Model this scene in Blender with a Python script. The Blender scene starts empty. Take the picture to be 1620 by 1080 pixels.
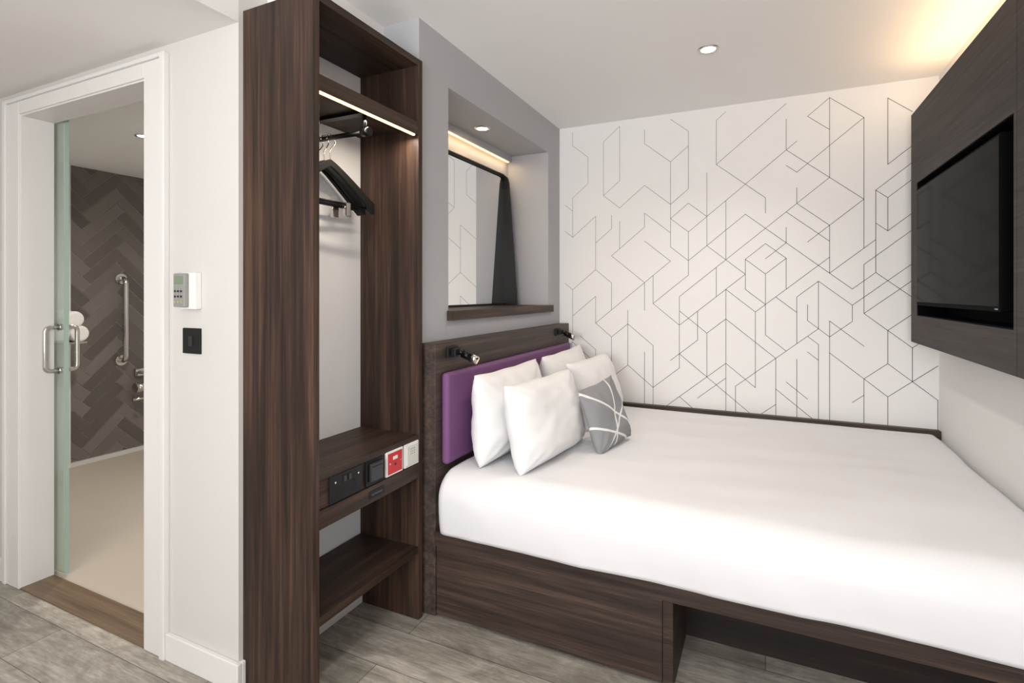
import bpy, bmesh, math, random
from mathutils import Vector, Matrix, noise
random.seed(7)
S=bpy.context.scene
COL=S.collection
try:
    S.view_settings.view_transform='Standard'
    S.view_settings.look='None'
except Exception: pass

# ---------------------------------------------------------------- helpers
def lin(c):
    return tuple(((v/255)/12.92 if v/255<=.04045 else ((v/255+.055)/1.055)**2.4) for v in c)+(1,)
def newmat(name):
    m=bpy.data.materials.new(name); m.use_nodes=True
    nt=m.node_tree; b=nt.nodes['Principled BSDF']; return m,nt,b
def plain(name,rgb,rough=.5,metal=0,bump=0,bscale=200,var=.03,spec=None,coat=0):
    m,nt,b=newmat(name)
    b.inputs['Roughness'].default_value=rough; b.inputs['Metallic'].default_value=metal
    if spec is not None: b.inputs['Specular IOR Level'].default_value=spec
    if coat: b.inputs['Coat Weight'].default_value=coat
    tc=nt.nodes.new('ShaderNodeTexCoord'); n=nt.nodes.new('ShaderNodeTexNoise')
    n.inputs['Scale'].default_value=3; nt.links.new(tc.outputs['Object'],n.inputs['Vector'])
    r=nt.nodes.new('ShaderNodeValToRGB'); c=lin(rgb)
    r.color_ramp.elements[0].color=tuple(v*(1-var) for v in c[:3])+(1,)
    r.color_ramp.elements[1].color=tuple(min(1,v*(1+var)) for v in c[:3])+(1,)
    nt.links.new(n.outputs['Fac'],r.inputs['Fac']); nt.links.new(r.outputs['Color'],b.inputs['Base Color'])
    if bump:
        n2=nt.nodes.new('ShaderNodeTexNoise'); n2.inputs['Scale'].default_value=bscale
        nt.links.new(tc.outputs['Object'],n2.inputs['Vector'])
        bp=nt.nodes.new('ShaderNodeBump'); bp.inputs['Strength'].default_value=bump; bp.inputs['Distance'].default_value=.002
        nt.links.new(n2.outputs['Fac'],bp.inputs['Height']); nt.links.new(bp.outputs['Normal'],b.inputs['Normal'])
    return m
def wood(name,dark,mid,light,axis,rough=.5,fine=55,spec=.35):
    m,nt,b=newmat(name); b.inputs['Roughness'].default_value=rough; b.inputs['Specular IOR Level'].default_value=spec
    tc=nt.nodes.new('ShaderNodeTexCoord')
    def stretched(sc,along,detail):
        mp=nt.nodes.new('ShaderNodeMapping'); s=[sc]*3; s[axis]=along
        mp.inputs['Scale'].default_value=s; nt.links.new(tc.outputs['Object'],mp.inputs['Vector'])
        n=nt.nodes.new('ShaderNodeTexNoise'); n.inputs['Scale'].default_value=1; n.inputs['Detail'].default_value=detail
        n.inputs['Distortion'].default_value=.6
        nt.links.new(mp.outputs['Vector'],n.inputs['Vector']); return n
    a=stretched(fine,1.6,5); c=stretched(14,.9,3); f=stretched(fine*4,5,3)
    def mul(n_,k):
        ml=nt.nodes.new('ShaderNodeMath'); ml.operation='MULTIPLY'; ml.inputs[1].default_value=k
        nt.links.new(n_.outputs['Fac'],ml.inputs[0]); return ml
    p,q,s_=mul(a,.42),mul(c,.33),mul(f,.25)
    mx0=nt.nodes.new('ShaderNodeMath'); mx0.operation='ADD'
    mx=nt.nodes.new('ShaderNodeMath'); mx.operation='ADD'
    nt.links.new(p.outputs[0],mx0.inputs[0]); nt.links.new(q.outputs[0],mx0.inputs[1])
    nt.links.new(mx0.outputs[0],mx.inputs[0]); nt.links.new(s_.outputs[0],mx.inputs[1])
    r=nt.nodes.new('ShaderNodeValToRGB'); e=r.color_ramp.elements
    e[0].position=.38; e[0].color=lin(dark); e[1].position=.63; e[1].color=lin(light)
    k=e.new(.5); k.color=lin(mid)
    nt.links.new(mx.outputs[0],r.inputs['Fac']); nt.links.new(r.outputs['Color'],b.inputs['Base Color'])
    bp=nt.nodes.new('ShaderNodeBump'); bp.inputs['Strength'].default_value=.15; bp.inputs['Distance'].default_value=.001
    nt.links.new(mx.outputs[0],bp.inputs['Height']); nt.links.new(bp.outputs['Normal'],b.inputs['Normal'])
    return m
def emit(name,rgb,st):
    m,nt,b=newmat(name); b.inputs['Base Color'].default_value=lin(rgb)
    b.inputs['Emission Color'].default_value=lin(rgb); b.inputs['Emission Strength'].default_value=st
    return m

def empty(name,loc=(0,0,0)):
    o=bpy.data.objects.new(name,None); o.empty_display_size=.05; COL.objects.link(o); return o
def fin(name,bm,mat,parent=None,bevel=0,smooth=False,seg=2):
    me=bpy.data.meshes.new(name); bmesh.ops.recalc_face_normals(bm,faces=bm.faces[:]); bm.to_mesh(me); bm.free()
    o=bpy.data.objects.new(name,me); COL.objects.link(o)
    for m in (mat if isinstance(mat,(list,tuple)) else [mat]): me.materials.append(m)
    if smooth:
        for p in me.polygons: p.use_smooth=True
    if bevel:
        md=o.modifiers.new('bevel','BEVEL'); md.width=bevel; md.segments=seg; md.limit_method='ANGLE'
    if parent: o.parent=parent
    return o
def addbox(bm,lo,hi,mi=0):
    x0,y0,z0=lo; x1,y1,z1=hi
    v=[bm.verts.new(p) for p in [(x0,y0,z0),(x1,y0,z0),(x1,y1,z0),(x0,y1,z0),(x0,y0,z1),(x1,y0,z1),(x1,y1,z1),(x0,y1,z1)]]
    for f in [(0,3,2,1),(4,5,6,7),(0,1,5,4),(1,2,6,5),(2,3,7,6),(3,0,4,7)]:
        bm.faces.new([v[i] for i in f]).material_index=mi
def box(name,lo,hi,mat,parent=None,bevel=0,seg=2):
    bm=bmesh.new(); addbox(bm,lo,hi); return fin(name,bm,mat,parent,bevel,seg=seg)
def boxes(name,lst,mat,parent=None,bevel=0):
    bm=bmesh.new()
    for t in lst: addbox(bm,t[0],t[1],t[2] if len(t)>2 else 0)
    return fin(name,bm,mat,parent,bevel)
def cyl(name,p0,p1,r,mat,parent=None,r2=None,n=28,bevel=0):
    p0=Vector(p0); p1=Vector(p1); d=p1-p0
    bm=bmesh.new(); bmesh.ops.create_cone(bm,cap_ends=True,segments=n,radius1=r,radius2=r if r2 is None else r2,depth=d.length)
    q=d.to_track_quat('Z','Y').to_matrix().to_4x4()
    bmesh.ops.transform(bm,matrix=Matrix.Translation((p0+p1)/2)@q,verts=bm.verts[:])
    o=fin(name,bm,mat,parent,bevel)
    for p in o.data.polygons: p.use_smooth=len(p.vertices)==4
    return o
def tube(name,pts,r,mat,parent=None,smooth=True,cyc=False):
    P=[Vector(p) for p in pts]
    if smooth:
        Q=[]; n=len(P)
        for i in range(n-1):
            a=P[max(i-1,0)];b=P[i];c=P[i+1];d=P[min(i+2,n-1)]
            for k in range(8):
                t=k/8
                Q.append(.5*((2*b)+(-a+c)*t+(2*a-5*b+4*c-d)*t*t+(-a+3*b-3*c+d)*t**3))
        Q.append(P[-1]); P=Q
    bm=bmesh.new(); rings=[]; N=12; prev=None
    for i,p in enumerate(P):
        t=(P[min(i+1,len(P)-1)]-P[max(i-1,0)]).normalized()
        if prev is None:
            a=t.orthogonal().normalized()
        else:
            a=(prev-t*prev.dot(t)).normalized()
        prev=a; b2=t.cross(a)
        rings.append([bm.verts.new(p+a*math.cos(2*math.pi*k/N)*r+b2*math.sin(2*math.pi*k/N)*r) for k in range(N)])
    for i in range(len(rings)-1):
        for k in range(N):
            bm.faces.new((rings[i][k],rings[i][(k+1)%N],rings[i+1][(k+1)%N],rings[i+1][k]))
    bm.faces.new(rings[0]); bm.faces.new(rings[-1])
    return fin(name,bm,mat,parent,smooth=True)
def arc_corner(pts,rad,n=6):
    out=[Vector(pts[0])]
    for i in range(1,len(pts)-1):
        p=Vector(pts[i]); a=(Vector(pts[i-1])-p).normalized(); b=(Vector(pts[i+1])-p).normalized()
        A=p+a*rad; B=p+b*rad
        for k in range(n+1):
            t=k/n; out.append((1-t)**2*A+2*t*(1-t)*p+t*t*B)
    out.append(Vector(pts[-1])); return out

# ---------------------------------------------------------------- materials
M_ceil=plain('ceiling_paint',(240,239,238),.9,var=.01)
M_white=plain('white_paint',(227,226,225),.8,var=.012,bump=.05)
M_grey=plain('grey_paint',(172,173,177),.75,var=.012,bump=.05)
M_corr=plain('corridor_paint',(200,197,193),.75,var=.012,bump=.05)
M_soffit=plain('entrance_ceiling_paint',(226,223,220),.9,var=.01)
M_trim=plain('trim_gloss_white',(218,216,213),.4,var=.01)
M_back=plain('wallpaper_white',(230,229,228),.8,var=.01)
W_v=wood('walnut_vertical',(30,21,17),(55,39,31),(84,62,49),2)
W_y=wood('walnut_along_y',(32,23,18),(53,39,31),(80,60,48),1)
W_x=wood('walnut_along_x',(36,27,23),(55,43,37),(80,64,55),0)
W_shade=wood('recess_shade_board',(20,16,14),(30,24,21),(44,35,30),0,rough=.7)  # darker walnut copy, shade of the under-bed recess put into the colour
W_tv=wood('dark_oak_panel',(44,40,40),(58,53,52),(72,66,64),1,rough=.6,fine=80,spec=.25)
W_hb=wood('headboard_walnut',(48,40,37),(67,56,51),(90,76,69),1)
M_purple=plain('purple_leather',(116,76,120),.5,bump=.3,bscale=350,var=.04,spec=.3)
M_sheet=plain('white_cotton',(226,226,229),.9,var=.006,bump=.06,bscale=500,spec=.2)
M_pillow=plain('pillow_cotton',(232,232,233),.9,var=.01,bump=.08,bscale=500,spec=.2)
M_black=plain('matt_black',(20,20,21),.5,spec=.3)
M_blackm=plain('black_metal',(20,20,21),.3,metal=.6)
M_chrome=plain('brushed_chrome',(205,202,198),.18,metal=1)
M_whitepl=plain('white_plastic',(226,226,222),.35)
M_greypl=plain('grey_plastic',(140,140,136),.4)
M_red=plain('red_plastic',(196,26,34),.35)
M_screen=plain('lcd_green_grey',(120,132,112),.2)
M_tvscreen=plain('tv_screen_glass',(2,2,3),.10,spec=.012)
M_recess=plain('tv_recess_black',(7,7,8),.7,spec=.04)
M_thresh=wood('bronze_threshold',(92,76,60),(112,94,75),(130,112,91),0,rough=.4)
M_grout=plain('grout',(168,164,158),.8)
M_towel=plain('towel_cotton',(240,238,234),1,bump=.6,bscale=300)
M_bathfl=plain('bathroom_vinyl',(188,178,165),.55,var=.05,bump=.1,bscale=300)
M_led=emit('led_strip_warm',(255,196,124),5)
M_lamp=emit('lamp_lens',(255,228,185),18)
M_mirror,nt,b=newmat('mirror_silver'); b.inputs['Base Color'].default_value=(.86,.87,.87,1); b.inputs['Metallic'].default_value=1; b.inputs['Roughness'].default_value=.01
M_glass,nt,b=newmat('green_glass'); b.inputs['Base Color'].default_value=(.76,.85,.79,1); b.inputs['Roughness'].default_value=.06; b.inputs['Transmission Weight'].default_value=.75; b.inputs['IOR'].default_value=1.45
tiles=[plain('slate_tile_%d'%i,c,.5,var=.12) for i,c in enumerate([(104,97,92),(114,107,102),(95,89,85),(122,115,110)])]
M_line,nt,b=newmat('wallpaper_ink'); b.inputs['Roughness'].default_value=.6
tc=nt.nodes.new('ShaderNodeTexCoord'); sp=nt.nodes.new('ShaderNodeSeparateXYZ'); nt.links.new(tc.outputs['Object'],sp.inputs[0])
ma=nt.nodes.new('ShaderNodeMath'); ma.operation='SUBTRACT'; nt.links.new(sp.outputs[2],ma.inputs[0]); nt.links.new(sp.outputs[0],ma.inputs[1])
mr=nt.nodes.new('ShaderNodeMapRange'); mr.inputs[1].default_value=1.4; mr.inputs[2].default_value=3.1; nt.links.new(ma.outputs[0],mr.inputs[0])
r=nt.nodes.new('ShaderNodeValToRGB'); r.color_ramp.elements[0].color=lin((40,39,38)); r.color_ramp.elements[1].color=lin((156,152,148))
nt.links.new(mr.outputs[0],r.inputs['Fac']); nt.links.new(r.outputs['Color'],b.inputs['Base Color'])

# floor planks
M_floor,nt,b=newmat('grey_oak_vinyl'); b.inputs['Roughness'].default_value=.5
tc=nt.nodes.new('ShaderNodeTexCoord')
br=nt.nodes.new('ShaderNodeTexBrick'); br.inputs['Scale'].default_value=1
br.inputs['Brick Width'].default_value=1.2; br.inputs['Row Height'].default_value=.18
br.inputs['Mortar Size'].default_value=.0014; br.inputs['Mortar Smooth'].default_value=.1; br.offset=.37
br.inputs['Color1'].default_value=lin((206,200,190)); br.inputs['Color2'].default_value=lin((166,161,153)); br.inputs['Mortar'].default_value=lin((110,106,100))
nt.links.new(tc.outputs['Object'],br.inputs['Vector'])
def nz(scale,detail,lo_,hi_,p0,p1,dist=1.2):
    mp=nt.nodes.new('ShaderNodeMapping'); mp.inputs['Scale'].default_value=scale; nt.links.new(tc.outputs['Object'],mp.inputs['Vector'])
    n=nt.nodes.new('ShaderNodeTexNoise'); n.inputs['Scale'].default_value=1; n.inputs['Detail'].default_value=detail; n.inputs['Distortion'].default_value=dist; n.inputs['Roughness'].default_value=.7
    nt.links.new(mp.outputs['Vector'],n.inputs['Vector'])
    r=nt.nodes.new('ShaderNodeValToRGB'); r.color_ramp.elements[0].position=p0; r.color_ramp.elements[0].color=(lo_,lo_*.98,lo_*.95,1); r.color_ramp.elements[1].position=p1; r.color_ramp.elements[1].color=(hi_,hi_,hi_,1)
    nt.links.new(n.outputs['Fac'],r.inputs['Fac']); return r
r1=nz((4,34,1),9,.52,1,.33,.64,.6); r2=nz((4,8,1),9,.64,1,.4,.6,1.5); r3=nz((14,130,1),5,.78,1,.4,.6,.3)
prev=br.outputs['Color']
for rr in (r1,r2,r3):
    mx=nt.nodes.new('ShaderNodeMix'); mx.data_type='RGBA'; mx.blend_type='MULTIPLY'; mx.inputs[0].default_value=.9
    nt.links.new(prev,mx.inputs[6]); nt.links.new(rr.outputs['Color'],mx.inputs[7]); prev=mx.outputs[2]
nt.links.new(prev,b.inputs['Base Color'])

# ---------------------------------------------------------------- room dimensions
XR=.7845; YB=3.322; ZC=2.357; XG=-1.235; YD=1.155; YD2=1.265; XC=-1.52; YF=-1.7; XL=-3.45; ZS=2.135
boxes('floor',[((XL,YF,-.05),(XR,YD2,0)),((-1.6,YD2,-.05),(XR,YB,0))],M_floor)
box('ceiling',(XC,YF,ZC),(XR+.1,YB+.1,ZC+.1),M_ceil)
box('wall_tv_side',(XR,YF-.1,0),(XR+.1,YB+.1,ZC),M_white)
box('ceiling_entrance',(XL,YF,ZS),(XC,YD,ZC+.1),M_soffit)
box('wall_left',(XL-.1,YF-.1,0),(XL,YD2,ZC+.1),M_corr)
boxes('wall_front',[((XL,YF-.1,0),(XR,YF,.75)),((XL,YF-.1,2.1),(XR,YF,ZC+.1)),((XL,YF-.1,.75),(-1.3,YF,2.1)),((.6,YF-.1,.75),(XR,YF,2.1))],M_white)
fill_win=empty('added_window_1')  # added window behind the camera, built to bring in fill light
boxes('frame',[((-1.3,YF-.08,.75),(-1.25,YF-.03,2.1)),((.55,YF-.08,.75),(.6,YF-.03,2.1)),((-1.25,YF-.08,.75),(.55,YF-.03,.8)),((-1.25,YF-.08,2.05),(.55,YF-.03,2.1)),((-.37,YF-.08,.8),(-.33,YF-.03,2.05))],M_trim,fill_win)
box('wall_back',(XC-.08,YB,0),(XR,YB+.1,ZC),M_back)
box('baseboard_tv_side',(XR-.015,YF,0),(XR,1.73,.09),M_trim)

def wp(px,py):
    u=(px-810)/840; den=.9026+.4305*u; d=YB/den
    return d*(-.4305+.9026*u), 1.27+(463-py)*d/840
LINES=[
[(1318,150),(1318,280)],[(1240,178),(1240,243),(1318,296)],[(1360,262),(1360,178),(1318,150),(1280,180)],
[(1318,235),(1360,205)],[(1280,180),(1318,205)],[(1240,270),(1268,290),(1318,252)],[(1268,290),(1268,330)],
[(1310,355),(1360,318),(1360,178)],[(1268,330),(1310,355),(1310,430),(1360,395),(1360,318)],[(1268,330),(1310,296),(1360,318)],
[(1268,330),(1240,350),(1310,398)],[(1240,350),(1240,385),(1310,430)],
[(1207,392),(1240,412),(1240,465),(1207,490),(1175,468),(1175,415),(1207,392)],[(1207,440),(1207,490)],[(1207,440),(1240,415)],[(1207,440),(1175,415)],
[(1148,318),(1260,232)],[(1148,318),(1148,368)],[(1175,345),(1240,392)],
[(1115,345),(1088,322),(1060,345),(1060,395),(1088,418),(1115,395),(1115,345)],[(1088,418),(1088,368),(1115,345)],[(1088,368),(1060,345)],
[(1115,345),(1185,290),(1207,305)],[(1115,395),(1175,440),(1130,475),(1130,420)],[(1130,420),(1240,335)],
[(1017,288),(1060,320),(1096,292),(1096,200),(1058,175)],[(1060,320),(1060,255),(1096,228)],[(1060,255),(1022,228),(1022,180)],
[(985,205),(950,235),(950,320),(985,295),(985,205)],
[(905,230),(930,250),(930,300),(905,320)],[(905,320),(905,375),(943,348)],
[(943,348),(943,420),(905,448)],[(905,375),(886,360)],[(943,380),(972,358),(972,330)],
[(972,405),(1015,372),(1015,330),(1060,362)],[(1015,372),(1060,405),(1015,440),(972,405)],[(1015,440),(1015,485)],
[(943,420),(972,442)],[(905,448),(905,495),(943,468),(943,520),(1033,450)],
[(1033,490),(1088,448),(1088,418)],[(1033,490),(1033,440)],[(1033,490),(1075,522),(1130,480)],[(1075,522),(1075,470),(1130,430)],
[(943,520),(972,542),(997,522),(997,480)],[(972,542),(972,590),(997,570),(997,522)],[(918,530),(943,548),(943,600)],
[(997,570),(1033,596),(1075,562),(1075,522)],[(1033,596),(1033,545),(997,522)],[(1015,560),(1015,670)],
[(1033,596),(1033,670)],[(1075,562),(1115,592),(1115,535),(1075,505)],[(1115,535),(1148,510),(1148,455),(1190,485)],[(1115,592),(1148,566),(1148,510)],
[(1098,490),(1098,530),(1060,560)],[(1115,592),(1050,642)],[(1115,592),(1190,650)],
[(1190,485),(1228,456),(1260,480)],[(1190,485),(1190,540),(1228,568),(1260,545),(1260,480)],[(1148,510),(1190,540)],[(1148,566),(1190,596),(1190,540)],
[(1190,596),(1222,572),(1222,680)],[(1190,596),(1170,612),(1170,680)],[(1148,566),(1148,680)],
[(1260,480),(1298,452),(1298,510),(1260,538)],[(1298,452),(1345,485),(1345,520)],
[(1260,575),(1260,680)],[(1280,560),(1300,575),(1300,540),(1280,525)],[(1300,575),(1300,690)],
[(1240,465),(1310,420)],[(1310,430),(1345,455),(1392,420),(1392,300)],[(1345,485),(1440,415)],
[(1363,500),(1363,420),(1440,360)],[(1363,500),(1440,440)],[(1363,500),(1400,528),(1440,498)],[(1380,345),(1380,290),(1440,245)],[(1380,345),(1408,365),(1440,340)],
[(1408,365),(1408,310),(1380,290)],[(1408,310),(1440,285)],[(1408,160),(1408,250),(1440,228)],[(1408,160),(1440,185)],
[(1320,560),(1370,598),(1400,575),(1400,528)],[(1320,560),(1320,510),(1363,542)],[(1320,560),(1320,690)],[(1370,598),(1370,690)],
[(1400,575),(1440,605),(1475,578)],[(1400,528),(1440,556),(1440,605)],[(1440,556),(1470,535)],
[(1370,598),(1405,625),(1440,600)],[(1405,625),(1405,695)],[(1440,605),(1475,632),(1475,700)],
[(1228,568),(1228,610),(1260,632)],[(1140,250),(1240,175)],[(1140,250),(1140,190),(1175,165)],[(1140,250),(1207,300)],
[(905,495),(905,540),(943,568)],[(1115,270),(1115,345)],[(943,600),(1010,650)],[(905,540),(886,556)],[(1260,632),(1320,680)],
[(1075,620),(1098,636),(1098,672)],[(1098,636),(1148,600)],[(905,230),(905,200),(950,172)],[(1207,305),(1207,345)],[(886,305),(905,320)],
[(1345,520),(1310,545),(1280,525),(1280,470)],[(1240,385),(1207,408)],[(1148,368),(1148,420)],[(1175,345),(1115,392)],[(1207,490),(1207,520),(1240,545)],
[(950,320),(985,345),(1017,320),(1017,288)],[(985,345),(985,395)],[(1060,320),(1060,362)],[(905,448),(886,432)],[(972,442),(972,490)],
[(1280,380),(1310,355)],[(1392,420),(1440,455)],[(1392,370),(1360,395)],[(1240,610),(1280,640)],[(1345,640),(1370,622)],[(1190,650),(1222,625)],
]
a=.052; b_=.043
pat=bmesh.new(); segs=set()
for L in LINES:
    P=[wp(*p) for p in L]
    i=round(P[0][0]/a); j=round(P[0][1]/b_)
    if (i+j)%2: j+=1 if P[0][1]/b_>j else -1
    for (x,z) in P[1:]:
        i2=round(x/a)
        if i2==i:
            j2=j+2*round((z/b_-j)/2)
            lo_,hi_=sorted((j,j2))
            for q in range(lo_,hi_,2): segs.add((i,q,i,q+2))
        else:
            s=1 if z/b_>=j else -1; si=1 if i2>i else -1; jj=j
            for q in range(abs(i2-i)):
                A=(i+si*q,jj); B=(i+si*(q+1),jj+s); jj+=s
                segs.add((A+B) if A[0]<B[0] else (B+A))
            j2=jj
        i,j=i2,j2
def seg(p,q,w=.0027):
    d=Vector((q[0]-p[0],q[1]-p[1])); d.normalize(); nrm=Vector((-d.y,d.x))*w/2; e=d*w/2
    c=[(p[0]-e.x+nrm.x,p[1]-e.y+nrm.y),(p[0]-e.x-nrm.x,p[1]-e.y-nrm.y),(q[0]+e.x-nrm.x,q[1]+e.y-nrm.y),(q[0]+e.x+nrm.x,q[1]+e.y+nrm.y)]
    pat.faces.new([pat.verts.new((x,YB-.0006,z)) for x,z in c])
for (i,j,i2,j2) in sorted(segs):
    if max(i,i2)*a>XR-.004 or min(i,i2)*a<XG+.004 or min(j,j2)*b_<.40 or max(j,j2)*b_>ZC-.02: continue
    seg((i*a,j*b_),(i2*a,j2*b_))
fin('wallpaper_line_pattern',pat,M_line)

# headboard wall with niche
NY0,NY1,NZ0,NZ1,NXB=1.949,3.117,1.155,2.155,-1.519
boxes('wall_headboard',[((-1.6,1.7345,0),(XG,YB,NZ0)),((-1.6,1.7345,NZ1),(XG,YB,ZC)),((-1.6,1.7345,NZ0),(XG,NY0,NZ1)),((-1.6,NY1,NZ0),(XG,YB,NZ1)),((-1.6,NY0,NZ0),(NXB,NY1,NZ1))],M_grey)
box('wall_behind_wardrobe',(-1.6,YD2,0),(XC,1.7345,2.18),M_white)
box('trim_bulkhead',(-1.6,YD2,2.181),(-1.41,1.7345,ZC),M_white)
boxes('niche_shelf',[((NXB,NY0,NZ0),(XG,NY1,NZ0+.038)),((XG,NY0-.012,NZ0-.005),(XG+.022,NY1+.04,NZ0+.038))],W_y,bevel=.0015)

# mirror with tapered black side fins
mir=empty('niche_mirror')
MY0,MY1,MZ0,MZ1,MX=2.045,3.025,NZ0+.038,2.01,-1.495
box('backing',(NXB,MY0,MZ0),(MX-.004,MY1,MZ1),M_black,mir)
box('glass',(MX-.004,MY0+.01,MZ0+.01),(MX,MY1-.01,MZ1-.01),M_mirror,mir)
def fin_shape(name,y0,y1):
    bm=bmesh.new(); prof=[(NXB,MZ0),(-1.405,MZ0),(-1.462,MZ1-.05),(-1.47,MZ1-.015),(-1.485,MZ1),(NXB,MZ1)]
    A=[bm.verts.new((x,y0,z)) for x,z in prof]; B=[bm.verts.new((x,y1,z)) for x,z in prof]
    bm.faces.new(A); bm.faces.new(B[::-1])
    for i in range(len(prof)): bm.faces.new((A[i],A[(i+1)%len(prof)],B[(i+1)%len(prof)],B[i]))
    fin(name,bm,M_black,mir,bevel=.001)
fin_shape('side_right',MY1-.01,MY1+.002); fin_shape('side_left',MY0-.002,MY0+.01)
tube('top_bar',arc_corner([(-1.485,MY0+.004,MZ1-.08),(-1.485,MY0+.004,MZ1-.004),(-1.485,MY1-.004,MZ1-.004),(-1.485,MY1-.004,MZ1-.08)],.05),.009,M_black,mir,smooth=False)
box('bottom_bar',(NXB,MY0,MZ0),(MX+.006,MY1,MZ0+.012),M_black,mir)

led=empty('niche_led_strip')
box('profile',(NXB,NY0,2.118),(NXB+.03,NY1,2.155),M_grey,led)
box('diffuser',(NXB+.006,NY0+.02,2.114),(NXB+.018,NY1-.02,2.118),M_led,led)

# downlights
def downlight(loc,spot,name='ceiling_downlight',col=(1,.93,.85),size=1.9,blend=.9):
    e=empty(name); x,y,z=loc
    bm=bmesh.new(); N=40; R=[(.030,z-.0005),(.033,z-.004),(.043,z-.004),(.046,z-.0005)]
    rg=[[bm.verts.new((x+r*math.cos(2*math.pi*k/N),y+r*math.sin(2*math.pi*k/N),h)) for k in range(N)] for r,h in R]
    for i in range(3):
        for k in range(N): bm.faces.new((rg[i][k],rg[i][(k+1)%N],rg[i+1][(k+1)%N],rg[i+1][k]))
    fin('trim_ring',bm,M_chrome,e,smooth=True)
    cyl('lens',(x,y,z-.0025),(x,y,z-.0005),.030,M_lamp,e)
    l=bpy.data.lights.new(name+'_lamp','SPOT'); l.energy=spot; l.color=col; l.spot_size=size; l.spot_blend=blend; l.shadow_soft_size=.04
    lo=bpy.data.objects.new('lamp',l); lo.location=(x,y,z-.02); COL.objects.link(lo); lo.parent=e
downlight((-.231,2.518,ZC),28,size=2.2)
downlight((-.231,.75,ZC),26,size=2.2)  # added unseen downlight, fills the near part of the room
downlight((-.231,-.9,ZC),28,size=2.2)  # another added downlight, behind the camera, for fill
downlight((-2.35,.25,ZS),15)  # added unseen downlight to light the entrance
downlight((-1.377,2.512,NZ1),4.6,size=2.3,col=(1,.76,.53))
downlight((-3.33,1.90,2.2),56,size=2.9)
downlight((-2.3,2.4,2.2),46,size=2.9)

# ---------------------------------------------------------------- wardrobe
XW=-1.215; XB=-1.52; WT=2.178
wd=empty('open_wardrobe')
y0,y1,y2,y3=1.171,1.196,1.704,1.729
box('side_panel_near',(XB,y0,0),(XW,y1,WT),W_v,wd,bevel=.001)
box('side_panel_far',(XB,y2,0),(XW,y3,WT),W_v,wd,bevel=.001)
box('back_panel',(XB,y1,.1),(XB+.015,y2,WT),plain('wardrobe_back_white',(242,244,248),.6),wd)
box('plinth',(XB,y1,0),(XB+.025,y2,.1),M_trim,wd)
box('top_board',(XB+.015,y1,WT-.025),(XW-.002,y2,WT),W_y,wd)
box('hat_shelf',(XB+.015,y1,1.905),(XW-.004,y2,1.93),W_y,wd)
box('hat_shelf_fascia',(XW-.022,y1,1.882),(XW-.002,y2,1.932),W_y,wd)
box('led_diffuser',(XW-.012,y1+.004,1.876),(XW-.003,y2-.02,1.882),M_led,wd)
box('desk_top',(XB+.015,y1,.70),(XW,y2,.72),W_y,wd,bevel=.001)
box('socket_fascia',(XW-.03,y1,.612),(XW-.006,y2,.699),W_y,wd)
box('lower_fascia',(XW-.028,y1,.552),(XW,y2,.609),W_y,wd,bevel=.001)
box('fascia_floor',(XB+.015,y1,.552),(XW-.03,y2,.57),W_y,wd)
box('low_shelf',(XB+.02,y1,.258),(XW-.002,y2,.285),W_y,wd,bevel=.001)
box('fascia_slot',(XW-.001,1.418,.568),(XW+.0015,1.497,.594),M_black,wd,bevel=.001)
box('fascia_slot_lip',(XW+.0012,1.43,.576),(XW+.002,1.485,.582),plain('slot_inner',(60,60,60),.4),wd)
def area(name,loc,rot,sx,sy,en,col,parent=None):
    l=bpy.data.lights.new(name,'AREA'); l.shape='RECTANGLE'; l.size=sx; l.size_y=sy; l.energy=en; l.color=col
    o=bpy.data.objects.new(name,l); o.location=loc; o.rotation_euler=rot; COL.objects.link(o)
    if parent: o.parent=parent
    return o
warm=(1,.74,.46)
area('led_lamp',(XW-.03,1.45,1.872),(0,0,math.pi/2),.46,.01,2.6,(1,.86,.70),wd)
area('led_lamp',(NXB+.04,2.53,2.108),(0,0,math.pi/2),1.1,.01,1.3,warm,led)

# sockets
FX=XW-.006
zc=.657
dsk=empty('double_power_socket')
box('plate',(FX,1.238,zc-.043),(FX+.009,1.384,zc+.043),M_black,dsk,bevel=.002)
M_hole=plain('socket_hole',(3,3,3),.8); M_dk=plain('rocker_black',(34,34,35),.35)
for cy in (1.278,1.344):
    for (dy,dz,w,h) in ((0,.002,.004,.009),(-.011,-.016,.007,.004),(.011,-.016,.007,.004)):
        box('pin_hole',(FX+.0085,cy+dy-w/2,zc+dz-h/2),(FX+.0095,cy+dy+w/2,zc+dz+h/2),M_hole,dsk)
for cy in (1.300,1.322):
    box('rocker',(FX+.009,cy-.006,zc+.012),(FX+.012,cy+.006,zc+.031),M_dk,dsk,bevel=.001)
for cy in (1.259,1.363): cyl('screw',(FX+.009,cy,zc+.02),(FX+.0096,cy,zc+.02),.003,M_chrome,dsk)
sw=empty('key_card_switch')
box('plate',(FX,1.402,zc-.043),(FX+.009,1.488,zc+.043),M_black,sw,bevel=.002)
box('cover',(FX+.009,1.413,zc-.03),(FX+.02,1.478,zc+.034),M_dk,sw,bevel=.003)
box('slot',(FX+.0201,1.42,zc+.02),(FX+.0206,1.471,zc+.023),M_hole,sw)
rp=empty('emergency_call_reset_unit')
box('plate',(FX,1.506,zc-.043),(FX+.010,1.600,zc+.045),M_whitepl,rp,bevel=.002)
box('red_face',(FX+.010,1.513,zc-.036),(FX+.0115,1.593,zc+.038),M_red,rp,bevel=.0005)
box('label',(FX+.0115,1.540,zc+.012),(FX+.0122,1.566,zc+.024),M_whitepl,rp)
cyl('led',(FX+.0115,1.553,zc-.006),(FX+.013,1.553,zc-.006),.005,M_dk,rp)
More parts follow.
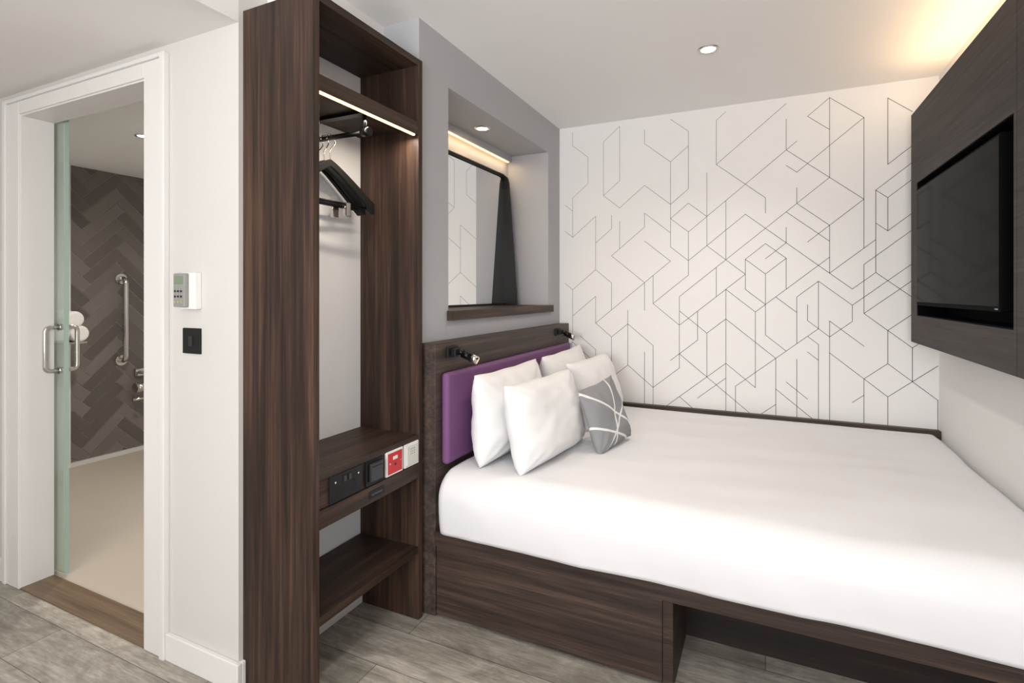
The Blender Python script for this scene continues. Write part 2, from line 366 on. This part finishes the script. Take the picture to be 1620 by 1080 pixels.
for dy in (-.03,.03): cyl('screw',(FX+.0115,1.553+dy,zc+.001),(FX+.0125,1.553+dy,zc+.001),.003,M_chrome,rp)
wp2=empty('alarm_sounder_unit')
box('plate',(FX,1.611,zc-.043),(FX+.010,1.699,zc+.045),M_whitepl,wp2,bevel=.002)
box('face',(FX+.010,1.621,zc-.034),(FX+.014,1.689,zc+.036),plain('offwhite_plastic',(205,208,200),.4),wp2,bevel=.001)
for k in range(3):
    for q in range(3): cyl('hole',(FX+.014,1.645+k*.01,zc+.006+q*.009),(FX+.0143,1.645+k*.01,zc+.006+q*.009),.002,M_dk,wp2,n=10)

# pull-out rail
rail=empty('pull_out_hanging_rail')
tube('rail',[(-1.495,1.45,1.83),(-1.25,1.45,1.83)],.009,M_blackm,rail,smooth=False)
cyl('end_knob',(-1.272,1.45,1.83),(-1.238,1.45,1.83),.015,M_blackm,rail)
cyl('drop_front',(-1.262,1.45,1.905),(-1.262,1.45,1.83),.007,M_blackm,rail)
cyl('drop_back',(-1.485,1.45,1.905),(-1.485,1.45,1.83),.007,M_blackm,rail)
box('track',(-1.495,1.435,1.893),(-1.245,1.465,1.905),M_blackm,rail)
def hanger(x,yaw,clips=True):
    e=empty('clothes_hanger')
    bm=bmesh.new(); top=[];bot=[]; N=24
    for i in range(N+1):
        s=-1+2*i/N; yy=s*.205; zt=-.135*abs(s)**1.2+.0; th=.028+.014*abs(s)
        bow=.012*s*s; w=.004+.008*abs(s)
        top.append((yy,zt,bow,w)); bot.append((yy,zt-th))
    ring=[]
    for (yy,zt,bow,w),(yb,zb) in zip(top,bot):
        ring.append([bm.verts.new((bow-w,yy,zt)),bm.verts.new((bow+w,yy,zt)),bm.verts.new((bow+w,yy,zb)),bm.verts.new((bow-w,yy,zb))])
    for i in range(N):
        for k in range(4): bm.faces.new((ring[i][k],ring[i][(k+1)%4],ring[i+1][(k+1)%4],ring[i+1][k]))
    bm.faces.new(ring[0]); bm.faces.new(ring[-1])
    fin('shoulders',bm,M_black,e,bevel=.003)
    tube('hook',[(0,0,-.01),(0,0,.03),(0,.012,.048),(0,.022,.066),(0,.010,.087),(0,-.008,.086),(0,-.017,.07)],.0022,M_chrome,e)
    tube('bar',[(.01,-.17,-.155),(.01,.17,-.155)],.005,M_blackm if clips else M_black,e,smooth=False)
    for s in (-1,1): tube('bar_drop',[(.01,.17*s,-.155),(.01,.17*s,-.12)],.003,M_blackm,e,smooth=False)
    if clips:
        for yy in (-.09,.07):
            box('clip',(.001,yy-.013,-.20),(.019,yy+.013,-.148),M_chrome,e,bevel=.003)
            cyl('clip_spring',(.01,yy-.016,-.168),(.01,yy+.016,-.168),.006,M_chrome,e)
    e.location=(x,1.45,1.7535); e.rotation_euler=(0,0,yaw)
for x,yw,c in ((-1.478,.0,True),(-1.450,.05,False),(-1.420,-.04,True)): hanger(x,yw,c)

# ---------------------------------------------------------------- bed (with headboard), lamps
XH=-1.17
bed=empty('double_bed')
box('headboard_wood_panel',(XG+.001,1.752,0),(XH,YB-.001,1.07),W_hb,bed,bevel=.0015)
box('headboard_padded_panel',(XH,1.79,.585),(XH+.035,3.26,.95),M_purple,bed,bevel=.016,seg=5)
M_soft=emit('lamp_soft_lens',(255,225,180),1.2)
def rlamp(y):
    e=empty('reading_lamp'); z=1.028
    box('mount_plate',(XH,y-.04,z-.022),(XH+.012,y+.04,z+.022),M_black,e,bevel=.002)
    box('body',(XH+.012,y-.02,z-.014),(XH+.034,y+.03,z+.014),M_black,e,bevel=.003)
    p=Vector((XH+.034,y+.018,z-.002)); d=Vector((.78,.30,-.42)).normalized()
    cyl('arm',p-d*.012,p+d*.02,.010,M_blackm,e)
    cyl('head',p+d*.01,p+d*.05,.017,M_blackm,e); cyl('head_tip',p+d*.05,p+d*.082,.0175,M_chrome,e)
    cyl('lens',p+d*.082,p+d*.0825,.013,M_soft,e)
rlamp(1.866); rlamp(3.10)

YBF=1.745
box('platform',(XH,YBF+.02,.30),(XR-.001,YB-.001,.333),W_x,bed)
box('front_rail',(XH,YBF,.282),(XR-.001,YBF+.02,.336),W_x,bed,bevel=.0015)
box('drawer_front',(XH+.004,YBF+.008,.012),(-.30,YBF+.028,.278),W_x,bed,bevel=.0015)
box('drawer_side',(-.298,YBF+.004,0),(-.266,2.06,.30),W_x,bed,bevel=.001)
box('recess_back',(-.266,2.06,0),(XR-.001,2.08,.30),W_shade,bed)
box('head_plinth',(XH,YBF+.028,0),(XH+.02,YB-.001,.30),W_x,bed)
box('rear_ledge',(XH,YB-.045,.333),(XR-.001,YB-.001,.585),W_x,bed,bevel=.002)
def duvet():
    lo=Vector((XH+.003,YBF-.012,.338)); hi=Vector((XR-.004,YB-.048,.572)); r=.10
    bm=bmesh.new(); nx,ny,nz=150,110,18
    vs={}
    def vert(i,j,k):
        key=(i,j,k)
        if key not in vs:
            p=Vector((lo.x+(hi.x-lo.x)*i/nx,lo.y+(hi.y-lo.y)*j/ny,lo.z+(hi.z-lo.z)*k/nz))
            vs[key]=bm.verts.new(p)
        return vs[key]
    for i in range(nx):
        for j in range(ny):
            bm.faces.new((vert(i,j,nz),vert(i+1,j,nz),vert(i+1,j+1,nz),vert(i,j+1,nz)))
            bm.faces.new((vert(i,j,0),vert(i,j+1,0),vert(i+1,j+1,0),vert(i+1,j,0)))
    for k in range(nz):
        for i in range(nx):
            bm.faces.new((vert(i,0,k),vert(i+1,0,k),vert(i+1,0,k+1),vert(i,0,k+1)))
            bm.faces.new((vert(i,ny,k),vert(i,ny,k+1),vert(i+1,ny,k+1),vert(i+1,ny,k)))
        for j in range(ny):
            bm.faces.new((vert(0,j,k),vert(0,j,k+1),vert(0,j+1,k+1),vert(0,j+1,k)))
            bm.faces.new((vert(nx,j,k),vert(nx,j+1,k),vert(nx,j+1,k+1),vert(nx,j,k+1)))
    for v in bm.verts:
        p=v.co; rx=.05
        inner=Vector((min(max(p.x,lo.x+rx),hi.x-rx),min(max(p.y,lo.y+r),hi.y-.03),min(p.z,hi.z-r)))
        d=p-inner
        sc=Vector((rx,r if p.y<(lo.y+hi.y)/2 else .03,r))
        q=Vector((d.x/sc.x,d.y/sc.y,d.z/sc.z))
        if q.length>1e-6 and max(abs(q.x),abs(q.y),abs(q.z))>.2:
            m=max(abs(q.x),abs(q.y),abs(q.z)); 
            q=q.normalized()*m
            p=inner+Vector((q.x*sc.x,q.y*sc.y,q.z*sc.z))
        t=(p.z-lo.z)/(hi.z-lo.z)
        nz_=noise.noise(Vector((p.x*2.0,p.y*2.0,3)))*.011+noise.noise(Vector((p.x*2.2+p.y*1.5,p.y*7-p.x*1.2,9)))*.0045+noise.noise(Vector((p.x*9,p.y*9,5)))*.0012
        if t>.6: p.z+=nz_*(1 if p.y<hi.y-.1 else .3)
        if p.y<lo.y+.1:
            p.y+=(noise.noise(Vector((p.x*3.5,p.z*4,1)))*.012+noise.noise(Vector((p.x*9+p.z*5,p.z*6,4)))*.004)*(1-t*.4)-.014*math.sin(math.pi*min(1,t))
            if t<.25: p.z+=noise.noise(Vector((p.x*2.5,7,1)))*.006
        v.co=p
    o=fin('duvet',bm,M_sheet,bed,smooth=True)
duvet()

def pillow(name,w,h,t,loc,rot,mat,seed,pinch=.035,n=48,wr=1):
    bm=bmesh.new(); g={}
    for s in (1,-1):
        for i in range(n+1):
            for j in range(n+1):
                if s==-1 and (i in(0,n) or j in(0,n)): g[(s,i,j)]=g[(1,i,j)]; continue
                u=-1+2*i/n; v=-1+2*j/n
                x=u*w/2*(1-pinch*(1-v*v)+.006*math.sin(v*9+seed)*abs(u)**6); y=v*h/2*(1-pinch*(1-u*u)+.008*math.sin(u*8+seed*2)*abs(v)**6)
                f=((1-abs(u)**3.4)*(1-abs(v)**3.4))**.6
                z=s*t/2*f*(1-.14*v)
                k=noise.noise(Vector((u*1.6+seed,v*1.6,s*2)))*.010+noise.noise(Vector((u*4+seed,v*4,s*5)))*.005*wr
                cr=math.sin(math.atan2(1-abs(v)+.02,1-abs(u)+.02)*14+seed)*.005*max(0,abs(u)*abs(v)-.2)*2
                z+=s*(k+cr)*f**.5
                g[(s,i,j)]=bm.verts.new((x,y,z))
    for s in (1,-1):
        for i in range(n):
            for j in range(n):
                q=[g[(s,i,j)],g[(s,i+1,j)],g[(s,i+1,j+1)],g[(s,i,j+1)]]
                bm.faces.new(q if s==1 else q[::-1])
    o=fin(name,bm,mat,smooth=True)
    base=Matrix(((0,0,1),(1,0,0),(0,1,0))).to_4x4()
    yaw,lean,roll=rot
    o.matrix_world=Matrix.Translation(loc)@Matrix.Rotation(yaw,4,'Z')@Matrix.Rotation(-lean,4,'Y')@Matrix.Rotation(roll,4,'X')@base
    return o
pillow('pillow',.63,.365,.18,(-1.032,2.15,.758),(0,.06,0),M_pillow,1.3)
pillow('pillow',.63,.365,.18,(-1.032,2.87,.76),(0,.08,.02),M_pillow,4.1)
pillow('pillow',.59,.345,.18,(-.850,2.13,.738),(-.10,.20,0),M_pillow,7.7)
pillow('pillow',.59,.355,.18,(-.845,2.83,.74),(-.06,.26,0),M_pillow,11.2)
# decorative cushion: grey with white crossing bands
M_dec,nt,b=newmat('cushion_grey_bands'); b.inputs['Roughness'].default_value=.9
tc=nt.nodes.new('ShaderNodeTexCoord'); sx=nt.nodes.new('ShaderNodeSeparateXYZ'); nt.links.new(tc.outputs['Object'],sx.inputs[0])
def node(op,a,b_=None):
    m=nt.nodes.new('ShaderNodeMath'); m.operation=op
    for i,v in enumerate((a,b_)):
        if v is None: continue
        if isinstance(v,(int,float)): m.inputs[i].default_value=v
        else: nt.links.new(v,m.inputs[i])
    return m.outputs[0]
X,Y=sx.outputs[0],sx.outputs[1]; acc=None
for (ax,ay,c,w) in ((.62,.78,-.012,.005),(.93,-.36,-.015,.005),(.60,-.80,-.05,.005),(.45,.89,.085,.005)):
    dd=node('ABSOLUTE',node('ADD',node('ADD',node('MULTIPLY',X,ax),node('MULTIPLY',Y,ay)),c))
    l=node('LESS_THAN',dd,w); acc=l if acc is None else node('MAXIMUM',acc,l)
mx=nt.nodes.new('ShaderNodeMix'); mx.data_type='RGBA'; mx.inputs[6].default_value=lin((138,139,142)); mx.inputs[7].default_value=lin((226,226,226))
nt.links.new(acc,mx.inputs[0]); nt.links.new(mx.outputs[2],b.inputs['Base Color'])
pillow('decorative_cushion',.30,.30,.09,(-.660,2.375,.716),(-.28,.30,.12),M_dec,2.2,pinch=.06,wr=.5)

# ---------------------------------------------------------------- TV wall unit
XP=.64
tv=empty('tv_cabinet_panel')
PY0,PY1,PZ0,PZ1=.6,3.17,1.033,2.132; RY0,RY1,RZ0,RZ1=1.987,3.062,1.163,1.785
boxes('panel',[((XP,RY0-.02,RZ1),(XR,PY1,PZ1-.01)),((XP,RY0-.02,PZ0),(XR,PY1,RZ0)),((XP,RY1,RZ0),(XR,PY1,RZ1)),((XP,RY0-.02,RZ0),(XR,RY0,RZ1)),
  ((XP,PY0,PZ0),(XR,RY0-.023,PZ1-.01))],W_tv,tv)
boxes('panel_front_lip',[((XP,PY0,PZ1-.01),(XP+.02,RY0-.023,PZ1)),((XP,RY0-.02,PZ1-.01),(XP+.02,PY1,PZ1))],W_tv,tv)
box('recess_back',(XP+.10,RY0,RZ0),(XR,RY1,RZ1),M_recess,tv)
boxes('recess_liner',[((XP+.002,RY0,RZ1-.004),(XP+.1,RY1,RZ1)),((XP+.002,RY0,RZ0),(XP+.1,RY1,RZ0+.004)),((XP+.002,RY1-.004,RZ0+.004),(XP+.1,RY1,RZ1-.004)),((XP+.002,RY0,RZ0+.004),(XP+.1,RY0+.004,RZ1-.004))],M_recess,tv)
box('led_strip',(XP+.07,PY0+.02,PZ1-.01),(XP+.085,PY1-.02,PZ1-.005),M_led,tv)
area('led_lamp',(XP+.08,1.9,PZ1+.002),(math.pi,0,math.pi/2),2.4,.02,4.8,(1,.68,.38),tv)
t=empty('television')
TY0,TY1,TZ0,TZ1=2.067,3.045,1.212,1.752
box('housing',(XP-.004,TY0,TZ0),(XP+.035,TY1,TZ1),M_recess,t,bevel=.003)
box('screen',(XP-.0055,TY0+.008,TZ0+.016),(XP-.004,TY1-.008,TZ1-.008),M_tvscreen,t)
box('rear_electronics',(XP+.035,TY0+.2,TZ0+.08),(XP+.1,TY1-.2,TZ1-.1),M_black,t,bevel=.01)
box('badge_mark',(XP-.0062,TY0+.02,TZ0+.006),(XP-.004,TY0+.04,TZ0+.010),M_greypl,t)

# ---------------------------------------------------------------- door wall
DX0,DX1,DZ=-2.887,-1.999,2.035
boxes('wall_door',[((XL,YD,0),(DX0,YD2,ZC)),((DX1,YD,0),(XC,YD2,ZC)),((DX0,YD,DZ),(DX1,YD2,ZC))],M_corr)
dr=empty('trim_door_architrave')
for nm,(a0,a1) in {'outer_band':(.10,.127),'inner_band':(.0,.10)}.items():
    th=.022 if nm=='outer_band' else .014
    zt0=DZ+a0*.55; zt1=DZ+a1*.55
    boxes(nm,[((DX1+a0,YD-th,0),(DX1+a1,YD,zt1)),((DX0-a1,YD-th,0),(DX0-a0,YD,zt1)),((DX0-a0,YD-th,zt0),(DX1+a0,YD,zt1))],M_trim,dr,bevel=.003)
boxes('lining',[((DX0,YD-.006,0),(DX0+.006,YD2,DZ)),((DX1-.006,YD-.006,0),(DX1,YD2,DZ)),((DX0+.006,YD-.006,DZ-.006),(DX1-.006,YD2,DZ))],M_trim,dr)
box('trim_threshold',(DX0+.006,YD-.01,0),(DX1-.006,YD2,.006),M_thresh)
boxes('baseboard_door_wall',[((DX1+.127,YD-.016,0),(XC+.016,YD,.092)),((XC,YD,0),(XC+.016,y0-.0005,.092)),((XL,YD-.016,0),(DX0-.127,YD,.092))],M_trim,bevel=.003)
gd=empty('door_1')
box('glass_leaf',(-3.75,1.284,.012),(-2.835,1.296,DZ+.02),M_glass,gd,bevel=.001)
box('edge_seal',(-2.837,1.282,.012),(-2.829,1.298,DZ+.02),plain('seal_green',(158,178,168),.3),gd)
for s,yy in ((-1,1.284),(1,1.296)):
    pts=[(-2.875,yy,1.115),(-2.875,yy+s*.055,1.115),(-2.875,yy+s*.055,.92),(-2.875,yy,.92)]
    tube('pull_handle',arc_corner(pts,.022),.0095,M_chrome,gd,smooth=False)
    for z in (1.115,.92): cyl('rose',(-2.875,yy,z),(-2.875,yy+s*.006,z),.015,M_chrome,gd)

ls=empty('light_switch')
box('plate',(-1.79,YD-.008,1.065),(-1.70,YD,1.151),M_black,ls,bevel=.002)
box('rocker',(-1.756,YD-.011,1.092),(-1.734,YD-.008,1.124),M_dk,ls,bevel=.001)
th=empty('remote_control_holder')
box('holder',(-1.775,YD-.024,1.215),(-1.70,YD,1.338),M_whitepl,th,bevel=.003)
box('remote',(-1.79,YD-.040,1.222),(-1.73,YD-.024,1.335),M_greypl,th,bevel=.004)
box('display',(-1.783,YD-.0408,1.298),(-1.737,YD-.04,1.326),M_screen,th)
M_btn=plain('button_khaki',(168,160,110),.5)
for r_ in range(3):
    for c_ in range(3):
        box('button',(-1.783+c_*.016,YD-.042,1.236+r_*.018),(-1.774+c_*.016,YD-.04,1.243+r_*.018),M_btn if r_==0 else M_dk,th,bevel=.001)

# ---------------------------------------------------------------- bathroom
XT=-4.575
box('floor_bathroom',(XT-.1,YD2,-.05),(-1.6,3.4,0),M_bathfl)
box('ceiling_bathroom',(XT-.1,YD2,2.2),(-1.6,3.4,2.3),M_ceil)
box('wall_bathroom_left',(XT-.1,YD2-.1,0),(XT-.001,3.4,2.2),M_grout)
box('wall_bathroom_back',(XT,3.4,0),(-1.6,3.5,2.2),M_white)
box('wall_bathroom_front',(XT,YD2-.1,0),(XL-.1,YD2,2.2),M_white)
box('wall_bathroom_right',(-1.63,YD2,0),(-1.6,3.4,2.2),M_white)
box('trim_bathroom_panel',(XT,YD2,0),(XT+.02,2.10,2.2),M_white)
box('baseboard_bathroom',(XT+.001,2.10,0),(XT+.02,3.4,.03),M_trim)
def clip(poly,lo,hi,ax,keep_ge):
    out=[]; lim=lo if keep_ge else hi
    ins=(lambda p:p[ax]>=lim) if keep_ge else (lambda p:p[ax]<=lim)
    for i in range(len(poly)):
        a_,b_=poly[i-1],poly[i]
        if ins(a_)!=ins(b_):
            t_=(lim-a_[ax])/(b_[ax]-a_[ax]); out.append((a_[0]+(b_[0]-a_[0])*t_,a_[1]+(b_[1]-a_[1])*t_))
        if ins(b_): out.append(b_)
    return out
bm=bmesh.new(); w=.082; Lt=w*4; g=.005
c45=math.cos(math.pi/4)
def put(x,y,wx,wy):
    q=[(x+g/2,y+g/2),(x+wx-g/2,y+g/2),(x+wx-g/2,y+wy-g/2),(x+g/2,y+wy-g/2)]
    q=[((p[0]-p[1])*c45+2.7,(p[0]+p[1])*c45+1.1) for p in q]
    for ax,lo_,hi_ in ((0,2.102,3.395),(1,.03,2.198)):
        q=clip(q,lo_,hi_,ax,True)
        if len(q)<3: return
        q=clip(q,lo_,hi_,ax,False)
        if len(q)<3: return
    mi=random.randrange(4)
    A=[bm.verts.new((XT+.003,p[0],p[1])) for p in q]; B=[bm.verts.new((XT,p[0],p[1])) for p in q]
    f=bm.faces.new(A); f.material_index=mi
    for i in range(len(q)): bm.faces.new((A[i],A[(i+1)%len(q)],B[(i+1)%len(q)],B[i])).material_index=mi
for k in range(-40,41):
    for m in range(-14,15):
        x=k*w+m*2*Lt; y=k*w
        put(x,y,Lt,w); put(x+Lt,y+w-Lt,w,Lt)
fin('bathroom_herringbone_tiles',bm,tiles)
gr=empty('grab_rail')
pts=[(XT+.004,2.44,1.38),(XT+.075,2.44,1.38),(XT+.075,2.44,.74),(XT+.004,2.44,.74)]
tube('bar',arc_corner(pts,.05),.019,M_chrome,gr,smooth=False)
for z in (1.38,.74): cyl('flange',(XT+.004,2.44,z),(XT+.016,2.44,z),.042,M_chrome,gr,bevel=.003)
tr=empty('toilet_roll_holder')
box('bracket',(XT+.004,2.535,.60),(XT+.03,2.615,.66),M_chrome,tr,bevel=.004)
tube('arm',arc_corner([(XT+.02,2.575,.63),(XT+.1,2.575,.63),(XT+.1,2.575,.43),(XT+.1,2.475,.43)],.02),.013,M_chrome,tr,smooth=False)
cyl('drum',(XT+.1,2.49,.52),(XT+.1,2.59,.52),.04,M_chrome,tr)
tw=empty('rolled_towels')
box('shelf',(XT+.02,1.60,.915),(XT+.26,2.09,.93),M_chrome,tw,bevel=.003)
for i,(yy,zz) in enumerate(((2.03,.987),(1.915,.987),(2.0,1.087))):
    cyl('towel_roll',(XT+.021,yy,zz),(XT+.30,yy,zz),.056,M_towel,tw,bevel=.015)

# ---------------------------------------------------------------- light
area('added_window_fill',(-.35,YF-.02,1.42),(math.radians(-90-30),0,math.pi),1.75,1.25,106,(1,.99,.98),fill_win)  # added fill lamp in the unseen window, tilted up to brighten the ceiling
w_=bpy.data.worlds.new('World'); S.world=w_; w_.use_nodes=True
w_.node_tree.nodes['Background'].inputs[0].default_value=(.85,.9,1,1); w_.node_tree.nodes['Background'].inputs[1].default_value=1.0

cam=bpy.data.cameras.new('camera'); cam.lens=840/1620*36; cam.sensor_width=36; cam.shift_y=-77/1620; cam.clip_start=.02
co=bpy.data.objects.new('camera',cam); co.location=(0,0,1.27); co.rotation_euler=(math.radians(90),0,math.atan2(401,840))
COL.objects.link(co); S.camera=co
